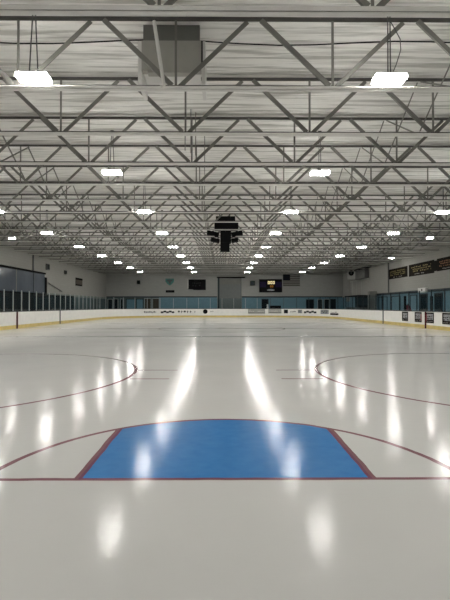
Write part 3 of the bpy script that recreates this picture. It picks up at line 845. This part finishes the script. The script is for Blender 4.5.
# ------------------------------------------------------------------ right far corner equipment
def rp(px): return side_d(px, XR)
d = rp(354.5)
t = thing('wall_fan', 'pale box with round black grille high in far right corner', 'fan', (XR-.36, d-.2, CH+(VY-273.5)*d/F), -math.pi/2+.9)
MB().box(-.5, .5, -.12, .3, -.75, .75).build('housing', M['greylight'], t, bevel=.03)
MB().disc((0, -.12, .05), .34, (0, -1, 0), .04).build('grille', M['black'], t)
MB().disc((0, -.16, .05), .09, (0, -1, 0), .02).build('hub', M['steel_dark'], t)
d0, d1 = rp(370), rp(360)
t = thing('unit_heater', 'dark louvred heater hung on the right wall near far corner', 'heater', (XR-.02, (d0+d1)/2, CH+(VY-273.5)*d0/F), -math.pi/2)
w = d1-d0
MB().box(-w/2, w/2, -.5, -.06, -.45, .6).build('cabinet', M['steel_dark'], t, bevel=.02)
for k in range(7): MB().box(-w/2+.08, w/2-.08, -.53, -.5, -.4+k*.14, -.33+k*.14).build('louvre', M['grey'], t)
MB().box(-w*.3, -w*.2, -.06, .0195, .3, .4).box(w*.2, w*.3, -.06, .0195, .3, .4).build('bracket', M['black'], t)
MB().box(-w*.7, w*.8, -.42, -.12, .62, .8).build('top_duct', M['black'], t)
z = CH+(VY-279.6)*50/F
tag(MB().tube([(XR-.15, rp(371), z), (XR-.15, rp(352), z)], .05).build('wall_pipe', M['greylight']), 'pale horizontal pipe beneath the dark heater on right wall', 'pipe')
for n, px in enumerate((354, 358, 363)):
    d = rp(px)
    tag(MB().tube([(XR-.12, d, 2.3), (XR-.12, d, z-.05)], .04).build('wall_pipe', M['greylight']),
        ['pale vertical pipe under the round black grille', 'pale vertical pipe between round grille and dark heater', 'pale vertical pipe straight below the dark heater'][n], 'pipe')
d0, d1 = rp(377), rp(361)
t = thing('timekeeper_booth', 'dark booth behind the boards near the far right corner', 'booth', (XR-1.2, (d0+d1)/2, -.03), 0)
L = (d1-d0)/2
MB().box(-.6, .6, -L, L, 0, 1.3).build('counter', M['steel_dark'], t)
MB().box(-.7, .7, -L-.05, L+.05, 2.5, 2.62).build('roof', M['black'], t)
for sx_, sy_ in ((-.6, -L), (-.6, L-.08), (.52, -L), (.52, L-.08)): MB().box(sx_, sx_+.08, sy_, sy_+.08, 1.3, 2.5).build('corner_post', M['black'], t)
MB().box(.5, .515, -L+.08, L-.08, 1.3, 2.5).build('back_panel', M['darkwall'], t)
d = rp(374) - 1.6
p = at(372.5, 300, d)
t = thing('electrical_cabinet', 'plain grey cabinet beside the dark booth, right side', 'cabinet', (p.x, d, -.03))
MB().box(-.38, .38, -.3, .3, 0, CH+(VY-291)*d/F).build('body', M['grey'], t, bevel=.02)
MB().box(-.34, .34, -.32, -.3, .1, CH+(VY-291)*d/F-.1).build('door', M['grey'], t)
MB().box(.22, .26, -.35, -.32, 1.2, 1.4).build('handle', M['black'], t)
# maroon bag on a bench behind the right glass
X = HW+.9; d = (X)*F/(408.5-VX)
t = thing('bag_bench', 'dark bench behind right glass under the maroon bag', 'bench', (X, d, -.03))
MB().box(-.25, .25, -.9, .9, .92, 1.0).build('seat', M['black'], t)
for sy_ in (-.8, .72): MB().box(-.22, .22, sy_, sy_+.08, 0, .92).build('leg', M['black'], t)
mb = MB(); mb.box(-.2, .2, -.36, .36, 0, .52)
for v in mb.bm.verts:
    if v.co.z > .3: v.co.x *= .5; v.co.y = v.co.y*.45+.08
bag = thing('duffel_bag', 'maroon bag resting on the bench behind right glass', 'bag', (X, d, .972))
mb.build('body', M['maroon'], bag, bevel=.05); MB().tube([(0, -.1, .5), (0, 0, .62), (0, .2, .5)], .018).build('handle', M['black'], bag)

# ------------------------------------------------------------------ left wall things
for px, py, s_, lab in ((47.2, 267, .3, 'dark square box high on left wall right of lobby window'), (65, 272.4, .2, 'smaller dark box high on left wall nearer far corner')):
    d = side_d(px, XL)
    t = thing('junction_box', lab, 'box', (XL-.003, d, CH+(VY-py)*d/F), math.pi/2)
    MB().box(-s_, s_, -.15, 0, -s_*.9, s_*.9).build('body', M['steel_dark'], t, bevel=.02); MB().box(-s_*.8, s_*.8, -.165, -.15, -s_*.7, s_*.7).build('cover', M['darkwall'], t)
d1, d0 = side_d(82.3, XL), side_d(75.8, XL)
t = thing('wall_sign', 'brown wall panel with dark top and bottom on left wall', 'sign', (XL-.003, (d0+d1)/2, CH+(VY-283.4)*50/F), math.pi/2)
w = d1-d0
MB().box(-w/2, w/2, -.04, 0, -.42, .42).build('panel', M['brown'], t); MB().box(-w/2, w/2, -.06, -.04, .22, .42).build('header', M['black'], t); MB().box(-w/2, w*.4, -.06, -.04, -.42, -.28).build('footer', M['black'], t)
p0, p1 = side_d(47.5, XL), side_d(61, XL)
t = thing('handrail', 'dark sloping stair handrail on left wall beyond lobby window', 'handrail', (XL+.12, p0, CH+(VY-283)*p0/F))
e = Vector((0, p1-p0, CH+(VY-291.5)*p1/F-(CH+(VY-283)*p0/F)))
MB().tube([(0, 0, 0), e], .045).build('rail', M['steel_dark'], t)
for f in (.1, .5, .9): MB().tube([e*f, e*f+Vector((-.119, 0, -.08))], .02, 6).build('bracket', M['steel_dark'], t)

# ------------------------------------------------------------------ world, camera, view
w = bpy.data.worlds.new('World'); SC.world = w; w.use_nodes = True
w.node_tree.nodes['Background'].inputs[0].default_value = (0.5, 0.5, 0.48, 1); w.node_tree.nodes['Background'].inputs[1].default_value = 0.02
cam = bpy.data.cameras.new('Camera'); co = bpy.data.objects.new('Camera', cam); COL.objects.link(co)
cam.sensor_fit = 'VERTICAL'; cam.sensor_height = 36.0; cam.lens = F/600*36.0
cam.clip_start = 0.05; cam.clip_end = 200
co.location = (0, 0, CH)
co.rotation_euler = (math.radians(90)+math.atan(6/F), 0, -math.atan(3/F))
SC.camera = co
SC.view_settings.view_transform = 'Standard'; SC.view_settings.look = 'None'; SC.view_settings.gamma = 1.0
SC.view_settings.use_curve_mapping = False
SC.view_settings.exposure = 0.0
